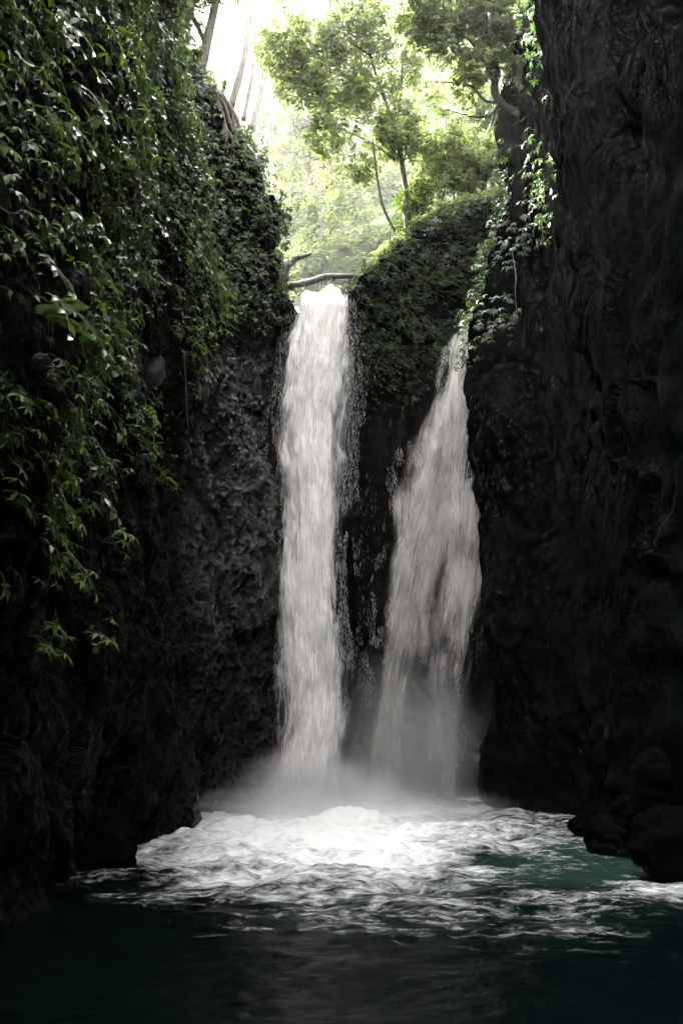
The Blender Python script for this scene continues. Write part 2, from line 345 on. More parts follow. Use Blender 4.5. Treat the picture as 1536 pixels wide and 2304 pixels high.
# ------------------------------------------------------------------ pool
IMP1 = P(690, 1835, 21.3); IMP2 = P(915, 1800, 23.6)
nx, ny = 560, 760
gx = np.linspace(-9.5, 9.5, nx); gy = np.linspace(-12, 26, ny)
X, Yg = np.meshgrid(gx, gy); Pw = np.stack([X, Yg, np.zeros_like(X)], -1)
pxp, pyp, dep = proj(Pw)
vis = dep > 1.0
front = np.interp(pxp, [150, 270, 400, 550, 750, 900, 1150, 1350, 1540], [1950, 1985, 2010, 2040, 2065, 2062, 2095, 2075, 2030])
e = np.hypot((pxp - 715) / 400, (pyp - 1893) / 98)
foam = 0.28 + 0.54 * np.clip(1.45 - e, 0, 1)
foam = foam + 0.10 * np.clip(1 - np.abs(pyp - 1870) / 60, 0, 1) * (pxp > 900) + .45 * np.exp(-((pxp - 710) / 210) ** 2 - ((pyp - 1872) / 48) ** 2)
foam = foam * smooth(front + 42 + 55 * fbm(np.stack([X, Yg, 0 * X], -1) / 1.3, 3, 61) - pyp, -60, 110)
dt = np.hypot((pxp - 1290) / 190, (pyp - 1945) / 62); aer = np.clip(1.25 - dt, 0, 1); foam = foam - 0.22 * aer
dt = np.hypot((pxp - 1130) / 75, (pyp - 1935) / 25); foam = foam - 0.30 * np.clip(1.2 - dt, 0, 1)
foam = foam - 0.2 * np.clip(1.2 - np.hypot((pxp - 330) / 90, (pyp - 1950) / 30), 0, 1)
foam = foam - 0.3 * (1 - smooth(front + 60 - pyp, -60, 30)) + .12 * fbm(np.stack([X, Yg, 0 * X], -1) / .9, 3, 67)
foam = np.where(vis & (pyp > 1700), foam, -0.3)
aer = np.clip(aer + 0.5 * np.clip(foam, 0, 1) + .25 * smooth(front + 60 - pyp, -30, 60) * (pxp > 600), 0, 1) * vis
turb = np.clip(foam * 1.3, 0.08, 1)
q = np.stack([X, Yg * 1.2, np.zeros_like(X)], -1)
ang = np.hypot(X + .7, (Yg - 20.5))
z = turb * (0.26 * fbm(q / 1.0, 4, 71) + 0.08 * fbm(q / 0.3, 3, 77)) + 0.03 * fbm(q / 0.8, 4, 80) + 0.016 * fbm(q / .2, 3, 81)
z = z + 0.10 * turb * np.sin(ang * 3.4 + 2.5 * fbm(q / 1.6, 3, 91)) * np.clip(1 - ang / 9, 0, 1)
z = z + 0.34 * np.exp(-(((X - IMP1[0]) / 0.8) ** 2 + ((Yg - 21.0) / 0.8) ** 2)) + 0.25 * np.exp(-(((X - IMP2[0]) / 0.9) ** 2 + ((Yg - 23.4) / 0.7) ** 2)) + 0.10 * np.exp(-((X + .4) / 1.6) ** 2 - ((Yg - 18.6) / 1.0) ** 2)
Pw[..., 2] = z
o = mesh_np('pool_water', Pw, [gridfaces(ny, nx)], M['pool'], attrs={'foam': foam, 'aer': aer}); tag(o, kind='structure')

# ------------------------------------------------------------------ waterfalls
def fall_tube(name, rows, lefts, rights, Yfun, depth, mat, parent, dens, seed, amp=0.09, nr=420, ns=120, sidefade=0.5, lump=0.3):
    """rows/lefts/rights: photo rows and edges, Yfun(row)->depth; an elliptical sheet of falling water"""
    rr = np.linspace(rows[0], rows[-1], nr)
    l = np.interp(rr, rows, lefts); r = np.interp(rr, rows, rights)
    V = np.zeros((nr, ns, 3)); UV = np.zeros((nr, ns, 2)); D = np.zeros((nr, ns))
    th = np.linspace(0, 2 * math.pi, ns, endpoint=False)
    z0 = None
    for i in range(nr):
        Y = Yfun(rr[i]); a = P(l[i], rr[i], Y); b = P(r[i], rr[i], Y)
        cx = (a[0] + b[0]) / 2; hw = (b[0] - a[0]) / 2
        V[i, :, 0] = cx - hw * np.cos(th); V[i, :, 1] = Y - depth * np.sin(th); V[i, :, 2] = a[2]
        z0 = a[2] if z0 is None else z0
        UV[i, :, 0] = -hw * np.cos(th) + (np.sin(th) < 0) * 7.3 + seed * 1.7; UV[i, :, 1] = (z0 - a[2]) + cx * 0.0
        side = np.abs(np.cos(th))
        dd_ = np.interp(rr[i], [k[0] for k in dens], [k[1] for k in dens])
        D[i] = dd_ - sidefade * 1.2 * np.clip((side - 0.6) / 0.4, 0, 1) ** 1.5
    q = V * np.array([1.0, 1.0, 0.42])
    D = D + lump * fbm(V * np.array([1.9, 1.0, 0.95]) + seed, 3, seed + 7)
    if rows[0] < 700:
        hh = np.interp(proj(V[0])[0], [655, 668, 690, 705, 722, 742, 758, 768, 785], [0, .10, .22, .08, .12, .42, .30, .10, .26]); V[..., 2] += (hh * .8)[None] * np.exp(-np.arange(nr) / 9.0)[:, None]
    if name == 'stream' and rows[0] < 700:
        D = D - .22 * (np.clip(np.cos(th) - .1, 0, 1) * 1.1)[None] * np.interp(rr, [760, 860, 1080, 1200], [0, 1, 1, .2])[:, None]
    n = np.zeros_like(V); n[..., 0] = -np.cos(th); n[..., 1] = -np.sin(th)
    d = amp * (fbm(q * np.array([1, 1, .7]) / 0.42, 4, seed) * 1.25 + fbm(V * np.array([1, 1, .13]) / 0.09, 2, seed + 3) * 0.55)
    V = V + n * d[..., None]
    o = mesh_np(name, V, [gridfaces(nr, ns, True)], mat, parent, attrs={'dens': D}, uv=UV)
    return o, V
def drops(name, pos, lens, wid, parent, mat):
    n = len(pos); k = np.arange(n)
    th = rng.uniform(0, math.pi, n); a = np.stack([np.cos(th), np.sin(th), 0 * th], -1) * wid[:, None]; b = np.stack([-np.sin(th), np.cos(th), 0 * th], -1) * wid[:, None]
    up = np.stack([rng.normal(0, .08, n), rng.normal(0, .08, n), np.ones(n)], -1) * lens[:, None] * .5
    V = np.stack([pos + up, pos + a, pos + b, pos - a, pos - b, pos - up], 1)
    f = np.array([[0, 1, 2], [0, 2, 3], [0, 3, 4], [0, 4, 1], [5, 2, 1], [5, 3, 2], [5, 4, 3], [5, 1, 4]])
    Fc = (k[:, None, None] * 6 + f[None]).reshape(-1, 3)
    return mesh_np(name, V.reshape(-1, 3), [Fc], mat, parent, smooth=True)

w1 = empty('waterfall', tuple(IMP1 * [1, 1, 0]), 'tall narrow white waterfall plunging straight from the bright cliff lip', 'waterfall')
w1.location = (0, 0, 0)
Y1 = lambda r: float(np.interp(r, [650, 700, 900, 1300, 1840], [22.9, 22.35, 21.95, 21.6, 21.25]))
rw = [676, 700, 760, 850, 950, 1010, 1060, 1200, 1400, 1600, 1800, 1850]
fall_tube('stream', rw, [672, 662, 646, 628, 610, 604, 622, 626, 622, 634, 622, 610], [776, 778, 780, 776, 766, 760, 760, 762, 770, 772, 752, 758], Y1, 0.34, M['fall'], w1, [(676, .35), (850, .12), (1000, .06), (1300, .12), (1600, .08), (1850, .2)], 101, 0.13, sidefade=.4)
fall_tube('core_stream', rw, [674, 672, 676, 684, 688, 690, 682, 664, 650, 655, 660, 645], [774, 774, 768, 758, 750, 748, 750, 752, 748, 750, 738, 745], lambda r: Y1(r) - .12, 0.22, M['fall'], w1, [(676, .5), (900, .34), (1300, .2), (1600, .1), (1850, .3)], 131, 0.10)
fall_tube('spray_veil', rw, [655, 650, 636, 614, 592, 590, 612, 616, 612, 615, 600, 580], [782, 790, 800, 806, 806, 800, 800, 795, 790, 788, 780, 790], lambda r: Y1(r) + .05, 0.5, M['fall_thin'], w1, [(676, -.6), (720, -.3), (800, -.06), (1200, -.12), (1700, -.04), (1850, .05)], 151, 0.12, sidefade=.25)
# flying drops
n = 12000
rr = rng.uniform(672, 1850, n) ** 1.0; side = rng.random(n)
lx = np.interp(rr, rw, [655, 648, 634, 612, 596, 598, 615, 618, 612, 618, 605, 590]); rx = np.interp(rr, rw, [785, 790, 800, 806, 806, 800, 798, 792, 788, 788, 778, 785])
t = np.where(side < .62, .93 + rng.normal(0, .10, n), .07 + rng.normal(0, .06, n)); pxx = lx + (rx - lx) * t
kk = fbm(np.stack([pxx / 16, rr / 90, 0 * rr], -1), 3, 411) > np.interp(rr, [680, 900, 1300, 1700], [-.5, -.2, -.02, .15]); pxx = pxx[kk]; rr = rr[kk]; n = len(rr)
pos = np.array([P(a, b, Y1(b) + c) for a, b, c in zip(pxx, rr, rng.normal(0, .22, n))])
o = drops('droplets', pos, rng.uniform(.03, .16, n), rng.uniform(.001, .0028, n), w1, M['drop']); tag(o, kind='stuff')
# splash crown on the lip
n = 2600
pxx = rng.uniform(660, 782, n); hgt = np.interp(pxx, [660, 690, 705, 740, 765, 782], [4, 16, 4, 24, 6, 14])
pos = np.array([P(a, 690 - h * abs(e) * 1.2, 22.4 + c) for a, h, e, c in zip(pxx, hgt, rng.normal(0, .8, n), rng.normal(0, .2, n))])
o = drops('lip_splash', pos, rng.uniform(.02, .07, n), rng.uniform(.006, .016, n), w1, M['drop']); tag(o, kind='stuff')

w2 = empty('waterfall', (0, 0, 0), 'slanting grey veil waterfall fanning out beside the dark right cliff', 'waterfall')
Y2 = lambda r: float(np.interp(r, [740, 900, 1100, 1400, 1800], [23.6, 23.35, 23.3, 23.5, 23.7]))
rw2 = [744, 790, 870, 970, 1050, 1110, 1250, 1400, 1550, 1700, 1800, 1840]
l2 = [1036, 1004, 986, 925, 898, 872, 862, 852, 832, 806, 790, 785]; r2 = [1086, 1080, 1078, 1078, 1086, 1100, 1106, 1094, 1068, 1044, 1030, 1030]
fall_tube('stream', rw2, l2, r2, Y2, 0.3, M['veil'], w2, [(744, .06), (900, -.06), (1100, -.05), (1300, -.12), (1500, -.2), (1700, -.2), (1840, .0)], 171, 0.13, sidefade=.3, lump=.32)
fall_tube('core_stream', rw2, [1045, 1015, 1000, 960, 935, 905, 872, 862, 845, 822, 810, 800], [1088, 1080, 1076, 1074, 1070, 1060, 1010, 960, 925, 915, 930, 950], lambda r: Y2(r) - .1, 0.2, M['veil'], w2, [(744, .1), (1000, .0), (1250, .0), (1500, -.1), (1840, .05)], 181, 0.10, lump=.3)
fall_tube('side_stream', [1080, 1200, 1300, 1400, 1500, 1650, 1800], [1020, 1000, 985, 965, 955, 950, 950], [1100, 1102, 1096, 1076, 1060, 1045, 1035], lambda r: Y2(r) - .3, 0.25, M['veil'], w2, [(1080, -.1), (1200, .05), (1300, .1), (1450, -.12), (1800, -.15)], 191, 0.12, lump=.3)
n = 7000
rr = rng.uniform(750, 1820, n); t = .02 + rng.normal(0, .06, n); lx = np.interp(rr, rw2, l2) - 4; rx = np.interp(rr, rw2, r2)
t = np.where(rng.random(n) < .75, t, 1 - np.abs(rng.normal(0, .1, n))); pxx = lx + (rx - lx) * t
kk = fbm(np.stack([pxx / 22, rr / 60, 0 * rr], -1), 3, 413) > 0.0; pxx = pxx[kk]; rr = rr[kk]; n = len(rr)
pos = np.array([P(a, b, Y2(b) - .3 + c) for a, b, c in zip(pxx, rr, rng.normal(0, .2, n))])
o = drops('droplets', pos, rng.uniform(.03, .14, n), rng.uniform(.001, .003, n), w2, M['drop']); tag(o, kind='stuff')

# ------------------------------------------------------------------ leaves
T8 = np.array([[0, 0, 0], [-.36, .22, .02], [0, .22, -.03], [.36, .22, .02], [-.5, .5, .03], [0, .5, -.05], [.5, .5, .03], [-.30, .78, -.02], [0, .78, -.08], [.30, .78, -.02], [0, 1.0, -.16]])
F3 = np.array([[0, 2, 1], [0, 3, 2], [7, 8, 10], [8, 9, 10]]); F4 = np.array([[1, 2, 5, 4], [2, 3, 6, 5], [4, 5, 8, 7], [5, 6, 9, 8]])
T2 = np.array([[0, 0, 0], [-.5, .45, .06], [.5, .45, .06], [0, 1, -.1], [0, .48, -.05]]); G3 = np.array([[0, 4, 1], [0, 2, 4], [1, 4, 3], [4, 2, 3]])
class Leaves:
    def __init__(s): s.b = []; s.d = []; s.u = []; s.L = []; s.W = []; s.r = []
    def add(s, base, dirv, up, L, W, r):
        base = np.atleast_2d(base); n = len(base)
        s.b.append(base); s.d.append(np.broadcast_to(dirv, (n, 3))); s.u.append(np.broadcast_to(up, (n, 3)))
        s.L.append(np.broadcast_to(L, (n,))); s.W.append(np.broadcast_to(W, (n,))); s.r.append(np.broadcast_to(r, (n,)))
    def arrays(s):
        return [np.concatenate(a) for a in (s.b, s.d, s.u, s.L, s.W, s.r)]
    def build(s, name, mat, parent=None, lo=False):
        b, d, u, L, W, r = s.arrays(); d = unit(d); x = unit(np.cross(d, u) + 1e-6); zz = np.cross(x, d)
        T = T2 if lo else T8; k = len(T); n = len(b)
        V = b[:, None] + T[None, :, :1] * x[:, None] * W[:, None, None] + T[None, :, 1:2] * d[:, None] * L[:, None, None] + T[None, :, 2:3] * zz[:, None] * L[:, None, None]
        off = (np.arange(n) * k)[:, None, None]
        fl = [(off + G3).reshape(-1, 3)] if lo else [(off + F3).reshape(-1, 3), (off + F4).reshape(-1, 4)]
        return mesh_np(name, V.reshape(-1, 3), fl, mat, parent, attrs={'rnd': np.repeat(r, k)})
def whorls(LV, pos, axis, nl=6, L=0.15, wr=0.3, droop=0.35, rnd=None):
    """radiating drooping leaves round each axis"""
    n = len(pos); axis = unit(axis); t1 = unit(np.cross(axis, rng.normal(0, 1, (n, 3)))); t2 = np.cross(axis, t1)
    base_r = rng.random(n) if rnd is None else rnd
    sc_ = rng.uniform(.7, 1.25, n)
    for k in range(nl):
        a = 2 * math.pi * (k + rng.uniform(-.25, .25, n)) / nl
        rad = t1 * np.cos(a)[:, None] + t2 * np.sin(a)[:, None]
        d = unit(rad + axis * rng.uniform(-.1, .3, n)[:, None] + np.array([0, 0, -1]) * (droop * rng.uniform(.6, 1.5, n))[:, None])
        LL = L * sc_ * rng.uniform(.75, 1.15, n)
        LV.add(pos + rad * 0.006, d, axis + np.array([0, 0, .5]), LL, LL * wr * rng.uniform(.85, 1.2, n), np.clip(base_r * .8 + rng.uniform(-.1, .3, n), 0, 1))
def scatter(S, nrm, n, maskf, seed=0):
    i = rng.random(n) * (S.shape[0] - 1.001); j = rng.random(n) * (S.shape[1] - 1.001); a = i.astype(int); b = j.astype(int)
    f = (i - a)[:, None]; g = (j - b)[:, None]
    p = S[a, b] * (1 - f) * (1 - g) + S[a + 1, b] * f * (1 - g) + S[a, b + 1] * (1 - f) * g + S[a + 1, b + 1] * f * g
    nn = nrm[a, b]; area = np.linalg.norm(np.cross(S[a + 1, b] - S[a, b], S[a, b + 1] - S[a, b]), axis=-1)
    area = np.minimum(area / np.median(area), 3) / 3
    px, py, dep = proj(p); m = maskf(px, py, p) * np.where(dep > 2, 1, 0)
    keep = rng.random(n) < m * area
    return p[keep], nn[keep], px[keep], py[keep]
def blob(px, py, cx, cy, rx, ry): return np.clip(1.3 - np.hypot((px - cx) / rx, (py - cy) / ry), 0, .8) / .8
UPV = np.array([0, 0, 1.0])

# --- left cliff creeper cover
def mask_left(px, py, p):
    patch = fbm(p / 1.1, 3, 201)
    up = smooth(720 - py + 0.35 * (px < 420) * (420 - px), 0, 160)
    m = up * smooth(patch, -0.3, 0.12) * smooth(px, -300, -60) * 1.0
    m = np.maximum(m, .55 * (px < 160) * (py < 620) * smooth(patch, -.8, -.3))
    m = np.maximum(m, blob(px, py, 150, 950, 230, 160) * smooth(patch, -.3, .1))
    m = np.maximum(m, blob(px, py, 60, 1150, 150, 170) * smooth(patch, -.1, .2) * .7)
    m = np.maximum(m, blob(px, py, 230, 780, 220, 110) * smooth(patch, -.3, .1))
    m = np.maximum(m, blob(px, py, 415, 790, 45, 130) * .7); m = np.maximum(m, blob(px, py, 500, 640, 110, 130))
    m = np.maximum(m, blob(px, py, 100, 1400, 170, 90) * smooth(patch, 0, .2) * .2)
    m = m * (1 - smooth(px, 445, 480) * smooth(py, 700, 760)) * (1 - blob(px, py, 390, 960, 90, 130)) * (1 - blob(px, py, 110, 800, 60, 40)) * (1 - blob(px, py, 345, 830, 40, 60))
    m = m * (1 - 0.8 * blob(px, py, 90, 450, 90, 70)) * (1 - .7 * blob(px, py, 110, 640, 90, 70))
    m = m * (1 - blob(px, py, 500, 265, 38, 75))
    return m * (py > -450) * (py < 1600)
LV = Leaves(); DK = Leaves()
p, nn, px, py = scatter(SLd, nL, 190000, mask_left); sel = fbm(p / 1.3, 2, 241) + .25 * rng.normal(0, 1, len(p)) > .12; pb, nb_, pyb = p[sel], nn[sel], py[sel]; p, nn, px, py = p[~sel], nn[~sel], px[~sel], py[~sel]
ext = (rng.uniform(.04, .5, len(p)) ** 1.4)[:, None]
whorls(LV, p + nn * ext, nn * .7 + UPV * .55 + rng.normal(0, .25, p.shape), 6, np.interp(py, [0, 600, 1000], [.175, .15, .14]), .29, np.interp(py, [0, 600, 900], [.6, .5, .4]))
p, nn, px, py = scatter(SLd, nL, 130000, mask_left)
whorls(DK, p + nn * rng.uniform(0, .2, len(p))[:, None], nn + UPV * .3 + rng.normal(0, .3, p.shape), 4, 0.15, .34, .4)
BL = Leaves()
whorls(BL, pb + nb_ * rng.uniform(.05, .5, len(pb))[:, None], nb_ * .8 + UPV * .2 + rng.normal(0, .4, pb.shape), 4, np.interp(pyb, [0, 700], [.15, .11]), .62, .6)
o = BL.build('heart_leaf_creeper', M['leaf_dark']); tag(o, kind='stuff')
o = LV.build('leafy_creeper', M['leaf'], lo=False); tag(o, kind='stuff')
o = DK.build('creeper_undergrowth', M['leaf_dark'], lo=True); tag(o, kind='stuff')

# --- mound and back wall cover
def mask_back(px, py, p):
    patch = fbm(p / 1.0, 3, 211)
    m = smooth(px, 780, 800) * smooth(py, 930, 760) * smooth(patch, -.35, .1)
    m = m * (1 - .75 * smooth(py, 800, 950)); m = np.maximum(m, smooth(px, 785, 800) * (p[..., 1] > 24.2) * (py < 640))
    m = np.maximum(m, (px < 640) * smooth(py, 690, 670) * .6)
    return m * (py < 980)
BV = Leaves(); BD = Leaves()
p, nn, px, py = scatter(SBd, nB, 90000, mask_back); 
whorls(BV, p + nn * rng.uniform(.03, .35, len(p))[:, None], nn * .7 + UPV * .6 + rng.normal(0, .3, p.shape), 6, 0.15, .28, .4)
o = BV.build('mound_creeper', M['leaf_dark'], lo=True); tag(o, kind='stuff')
BV = Leaves()
p, nn, px, py = scatter(SBd, nB, 60000, lambda px, py, p: (p[..., 2] > 13.2) * (px > 790) * smooth(py, 700, 560) * .8)
whorls(BV, p + np.array([0, 0, 1]) * rng.uniform(0, .5, len(p))[:, None], UPV + rng.normal(0, .4, p.shape), 5, 0.16, .3, .3)
o = BV.build('mound_top_undergrowth', M['leaf_tree'], lo=True); tag(o, kind='stuff')

# --- right cliff edge cover
def mask_right(px, py, p):
    patch = fbm(p / .8, 3, 221); e = np.interp(py, [a[0] for a in RIGHT_EDGE], [a[1] for a in RIGHT_EDGE])
    m = smooth(e + 105 + 40 * patch - px, 0, 70) * smooth(py, 860, 720) * (.25 + .75 * smooth(py, 400, 560)) * smooth(patch, -.5, .0)
    return m * (p[..., 1] > 15)
RV = Leaves()
p, nn, px, py = scatter(SRd, nR, 150000, mask_right)
whorls(RV, p + nn * rng.uniform(.02, .4, len(p))[:, None], nn * .8 + UPV * .5 + rng.normal(0, .3, p.shape), 6, 0.145, .3, .7)
o = RV.build('cliff_edge_creeper', M['leaf_dark'], lo=True); tag(o, kind='stuff')  # darker leaf colour stands in for shade where sun reaches this strip

# --- far hillside foliage
HV = Leaves()
p, nn, px, py = scatter(SHd, nH, 150000, lambda px, py, p: (px > 350) * (px < 1300) * (py > -150) * (py < 720) * smooth(fbm(p / 2.2, 3, 231), -.5, .1) * (p[..., 1] < 58))
clump = fbm(p / 1.6, 2, 235)[:, None]
whorls(HV, p + nn * (rng.uniform(0, .5, len(p))[:, None] + .6 * np.maximum(clump, 0)), nn * .5 + UPV + rng.normal(0, .4, p.shape), 5, 0.30, .42, .35)
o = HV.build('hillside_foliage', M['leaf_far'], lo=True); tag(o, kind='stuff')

# ------------------------------------------------------------------ trees
def tube(paths, name, mat, parent=None, ns=8, rough=0.12):
    Vs = []; Fs = []; off = 0
    for pts, rad in paths:
        pts = np.asarray(pts, float); n = max(6, int(len(pts) * 7)); c = catmull(pts, n); r = np.interp(np.linspace(0, 1, n), np.linspace(0, 1, len(rad)), rad)
        tg = unit(np.gradient(c, axis=0)); ref = np.array([0.3, 1, 0.1]); a = unit(np.cross(tg, ref)); b = np.cross(tg, a)
        th = np.linspace(0, 2 * math.pi, ns, endpoint=False)
        rr = r[:, None] * (1 + rough * fbm(np.stack([c[:, None, 0] * 3 + np.cos(th), c[:, None, 1] * 3 + np.sin(th), c[:, None, 2] * 3 + 0 * th], -1), 2, 5))
        V = c[:, None] + a[:, None] * np.cos(th)[None, :, None] * rr[..., None] + b[:, None] * np.sin(th)[None, :, None] * rr[..., None]
        Vs.append(V.reshape(-1, 3)); Vs.append(c[[0, -1]])
        Fs.append(gridfaces(n, ns, True) + off)
        k = n * ns; i = np.arange(ns); j = (i + 1) % ns
        Fs.append(np.stack([np.full(ns, k), j, i], -1) + off); Fs.append(np.stack([np.full(ns, k + 1), (n - 1) * ns + i, (n - 1) * ns + j], -1) + off)
        off += k + 2
    return mesh_np(name, np.concatenate(Vs), [f for f in Fs if f.shape[1] == 4] + [f for f in Fs if f.shape[1] == 3], mat, parent)
def pp(lst, Y): return [P(a[0], a[1], Y + (a[2] if len(a) > 2 else 0)) for a in lst]
def pinnate(LV, base, dirv, length, nleaf, L, wr, r=None):
    """compound leaf sprays: pairs of leaflets along each twig"""
    n = len(base); dirv = unit(dirv); side = unit(np.cross(dirv, UPV + rng.normal(0, .5, (n, 3)))); r = rng.random(n) if r is None else r
    for k in range(nleaf):
        t = (k + .7) / nleaf; c = base + dirv * (length * t)[:, None] + np.array([0, 0, -1]) * (length * .35 * t * t)[:, None]
        for sgn in (-1, 1):
            d = unit(dirv * .55 + side * sgn + rng.normal(0, .18, (n, 3)) + np.array([0, 0, -.25]))
            LL = L * rng.uniform(.75, 1.2, n) * (1.1 - .4 * abs(t - .5))
            LV.add(c, d, np.cross(side * sgn, dirv) * sgn + UPV * .6 + rng.normal(0, .2, (n, 3)), LL, LL * wr, np.clip(r + rng.uniform(-.15, .15, n), 0, 1))
def crown(LV, blobs, nper, tw, L, wr=.42, nleaf=5, up=0.2):
    for (c, rad) in blobs:
        n = int(nper * (rad[0] * rad[1] * rad[2]) ** (2 / 3.) ) + 6
        v = unit(rng.normal(0, 1, (n, 3))); rr = rng.random(n) ** .45
        hole = fbm((c + v * rr[:, None] * rad) / .7, 2, 301); k = hole > -.12
        v = v[k]; rr = rr[k]; n = len(v)
        pos = np.asarray(c) + v * rr[:, None] * np.asarray(rad)
        pinnate(LV, pos, v + rng.normal(0, .6, (n, 3)) + UPV * up, tw * rng.uniform(.6, 1.3, n), nleaf, L, wr)
def bl(lst, Y): return [(P(a[0], a[1], Y + (a[3] if len(a) > 3 else 0)), np.array([a[2], a[2] * .9, a[2] * .8]) * Y / F) for a in lst]
def tree(name, label, paths, blobs, mat, lmat, nper, tw, L, wr=.42, nleaf=5, group=None, ns=8, lo=True):
    base = np.asarray(paths[0][0][0]); root = empty(name, (0, 0, 0), label, 'tree', group)
    tube(paths, 'trunk', mat, root, ns)
    if blobs:
        LV = Leaves(); crown(LV, blobs, nper, tw, L, wr, nleaf); LV.build('crown', lmat, root, lo)
    return root
# crooked tree on the mound
YM = 25.2
br = [(pp([(925, 560), (914, 500), (912, 420), (900, 350), (886, 280), (860, 210), (832, 120), (818, 40)], YM), [.11, .10, .085, .075, .06, .05, .035, .02]),
      (pp([(888, 300), (900, 220), (905, 120), (900, 20)], YM), [.04, .035, .025, .012]),
      (pp([(858, 205), (820, 190), (770, 172), (700, 150)], YM), [.04, .032, .025, .01]),
      (pp([(888, 360), (840, 325), (790, 300), (740, 285)], YM), [.035, .03, .02, .01]),
      (pp([(905, 380), (918, 300), (915, 230)], YM), [.03, .025, .012]),
      (pp([(838, 130), (780, 90), (720, 70)], YM), [.03, .02, .01])]
tree('crooked_tree', 'slender crooked tree with airy pale crown on the mound between the falls', br,
     bl([(700, 110, 75), (640, 130, 55), (780, 80, 85), (850, 60, 70), (760, 190, 75), (700, 200, 45), (830, 200, 70), (900, 140, 60), (760, 280, 50), (730, 300, 40), (870, 260, 60), (800, 380, 45), (770, 400, 30), (900, 300, 60), (940, 230, 60), (640, 60, 50), (860, 330, 40), (600, 100, 35), (650, 190, 35), (720, 20, 60), (800, 10, 60), (980, 300, 50), (700, 350, 28)], YM), M['bark'], M['leaf_tree'], 360, .38, .17, .45, 4)
# thin leaning stem beside it
tube_root = empty('sapling', (0, 0, 0), 'bent leafless sapling stem leaning left of the crooked tree', 'sapling')
tube([(pp([(925, 528), (895, 530), (885, 515), (862, 465), (848, 400), (840, 330), (838, 312)], 24.6), [.05, .05, .045, .04, .035, .03, .015])], 'stem', M['bark'], tube_root)
# shrubs behind the mound
for k, (lst, lab, Y, sc_) in enumerate([
    ([(980, 430, 60), (1010, 380, 60), (960, 350, 50)], 'bright green shrub just right of the crooked tree trunk', 26.5, 1),
    ([(1060, 420, 60), (1100, 380, 60), (1050, 350, 50)], 'dense green bush filling the gap below the right cliff edge', 25.5, 1),
    ([(1030, 290, 60), (1080, 250, 55), (1000, 240, 60), (1110, 320, 50)], 'tall leafy tree behind the mound touching the right cliff', 27.5, 1),
    ([(950, 460, 40), (930, 490, 30)], 'low green bush at the foot of the crooked tree', 25.4, 1)]):
    cx, cy_ = lst[0][0], lst[0][1]
    tree('shrub' if k != 2 else 'leafy_tree', lab, [(pp([(cx, 560), (cx + 8, 480), (lst[1][0], lst[1][1])], Y), [.07, .05, .02]), (pp([(cx, 540), (lst[2 if len(lst) > 2 else 0][0], lst[2 if len(lst) > 2 else 0][1])], Y), [.05, .02])],
         bl([(a[0], a[1], a[2] * 1.35) for a in lst], Y), M['bark'], M['leaf_tree'] if k != 3 else M['leaf'], 520, .34, .16, .42, 4)['category'] = 'tree' if k == 2 else 'shrub'
# tree leaning out from the right cliff
YR = 20.4
br = [(pp([(1165, 255), (1128, 235), (1112, 200), (1118, 160), (1100, 100), (1090, 20), (1080, -80)], YR), [.13, .12, .10, .08, .07, .055, .04]),
      (pp([(1125, 232), (1090, 225), (1060, 195), (1010, 185), (950, 185)], YR), [.05, .04, .03, .02, .01]),
      (pp([(1120, 236), (1100, 260), (1060, 262), (1000, 245)], YR), [.04, .03, .02, .01]),
      (pp([(1112, 190), (1080, 120), (1030, 70), (960, 40)], YR), [.06, .05, .03, .01]),
      (pp([(1118, 240), (1100, 290), (1080, 330)], YR), [.03, .02, .008])]
tree('leaning_tree', 'dark gnarled tree leaning out from the right cliff edge over the gorge', br,
     bl([(960, 30, 75), (1040, 10, 85), (1110, 40, 80), (920, -20, 70), (1020, 110, 55), (1075, 150, 45), (1150, 100, 50), (1170, 20, 60), (960, 110, 30), (1050, 190, 34), (1110, 150, 50), (1020, -70, 90), (1130, -60, 90), (1000, 60, 60), (1090, 90, 60), (1150, 180, 45), (930, 60, 45)], YR), M['bark'], M['leaf_tree'], 430, .32, .15, .42, 5, lo=False)
# tree on the left ledge, roots hanging over it
YLg = 22.0
troot = tree('rooted_tree', 'pale trunk on the left ledge with roots hanging over the cliff', [
    (pp([(448, 215), (446, 180), (462, 110), (478, 40), (492, -40), (500, -160)], YLg), [.2, .17, .14, .13, .12, .1]),
    (pp([(466, 100), (440, 50), (415, 0), (395, -60)], YLg), [.08, .06, .05, .04])],
    bl([(400, 30, 55), (430, -40, 80), (360, 60, 50), (410, 110, 35), (330, 10, 60), (500, -90, 90), (370, 130, 40)], YLg - .5), M['bark_pale'], M['leaf_tree'], 260, .34, .16, .42, 5)
for k, path in enumerate([[(470, 190), (490, 240), (505, 290), (495, 325)], [(480, 195), (505, 235), (520, 280), (535, 320)], [(462, 200), (480, 250), (488, 300)], [(490, 205), (520, 245), (528, 290), (522, 330)], [(485, 200), (498, 260), (515, 300), (540, 330)], [(500, 215), (530, 260), (540, 300)], [(475, 200), (484, 235), (470, 275), (478, 300)], [(495, 240), (510, 300), (505, 335)]]):
    tube([(pp(path, 20.95), [.075, .06, .05, .02])], 'root', M['root'], troot, 6)
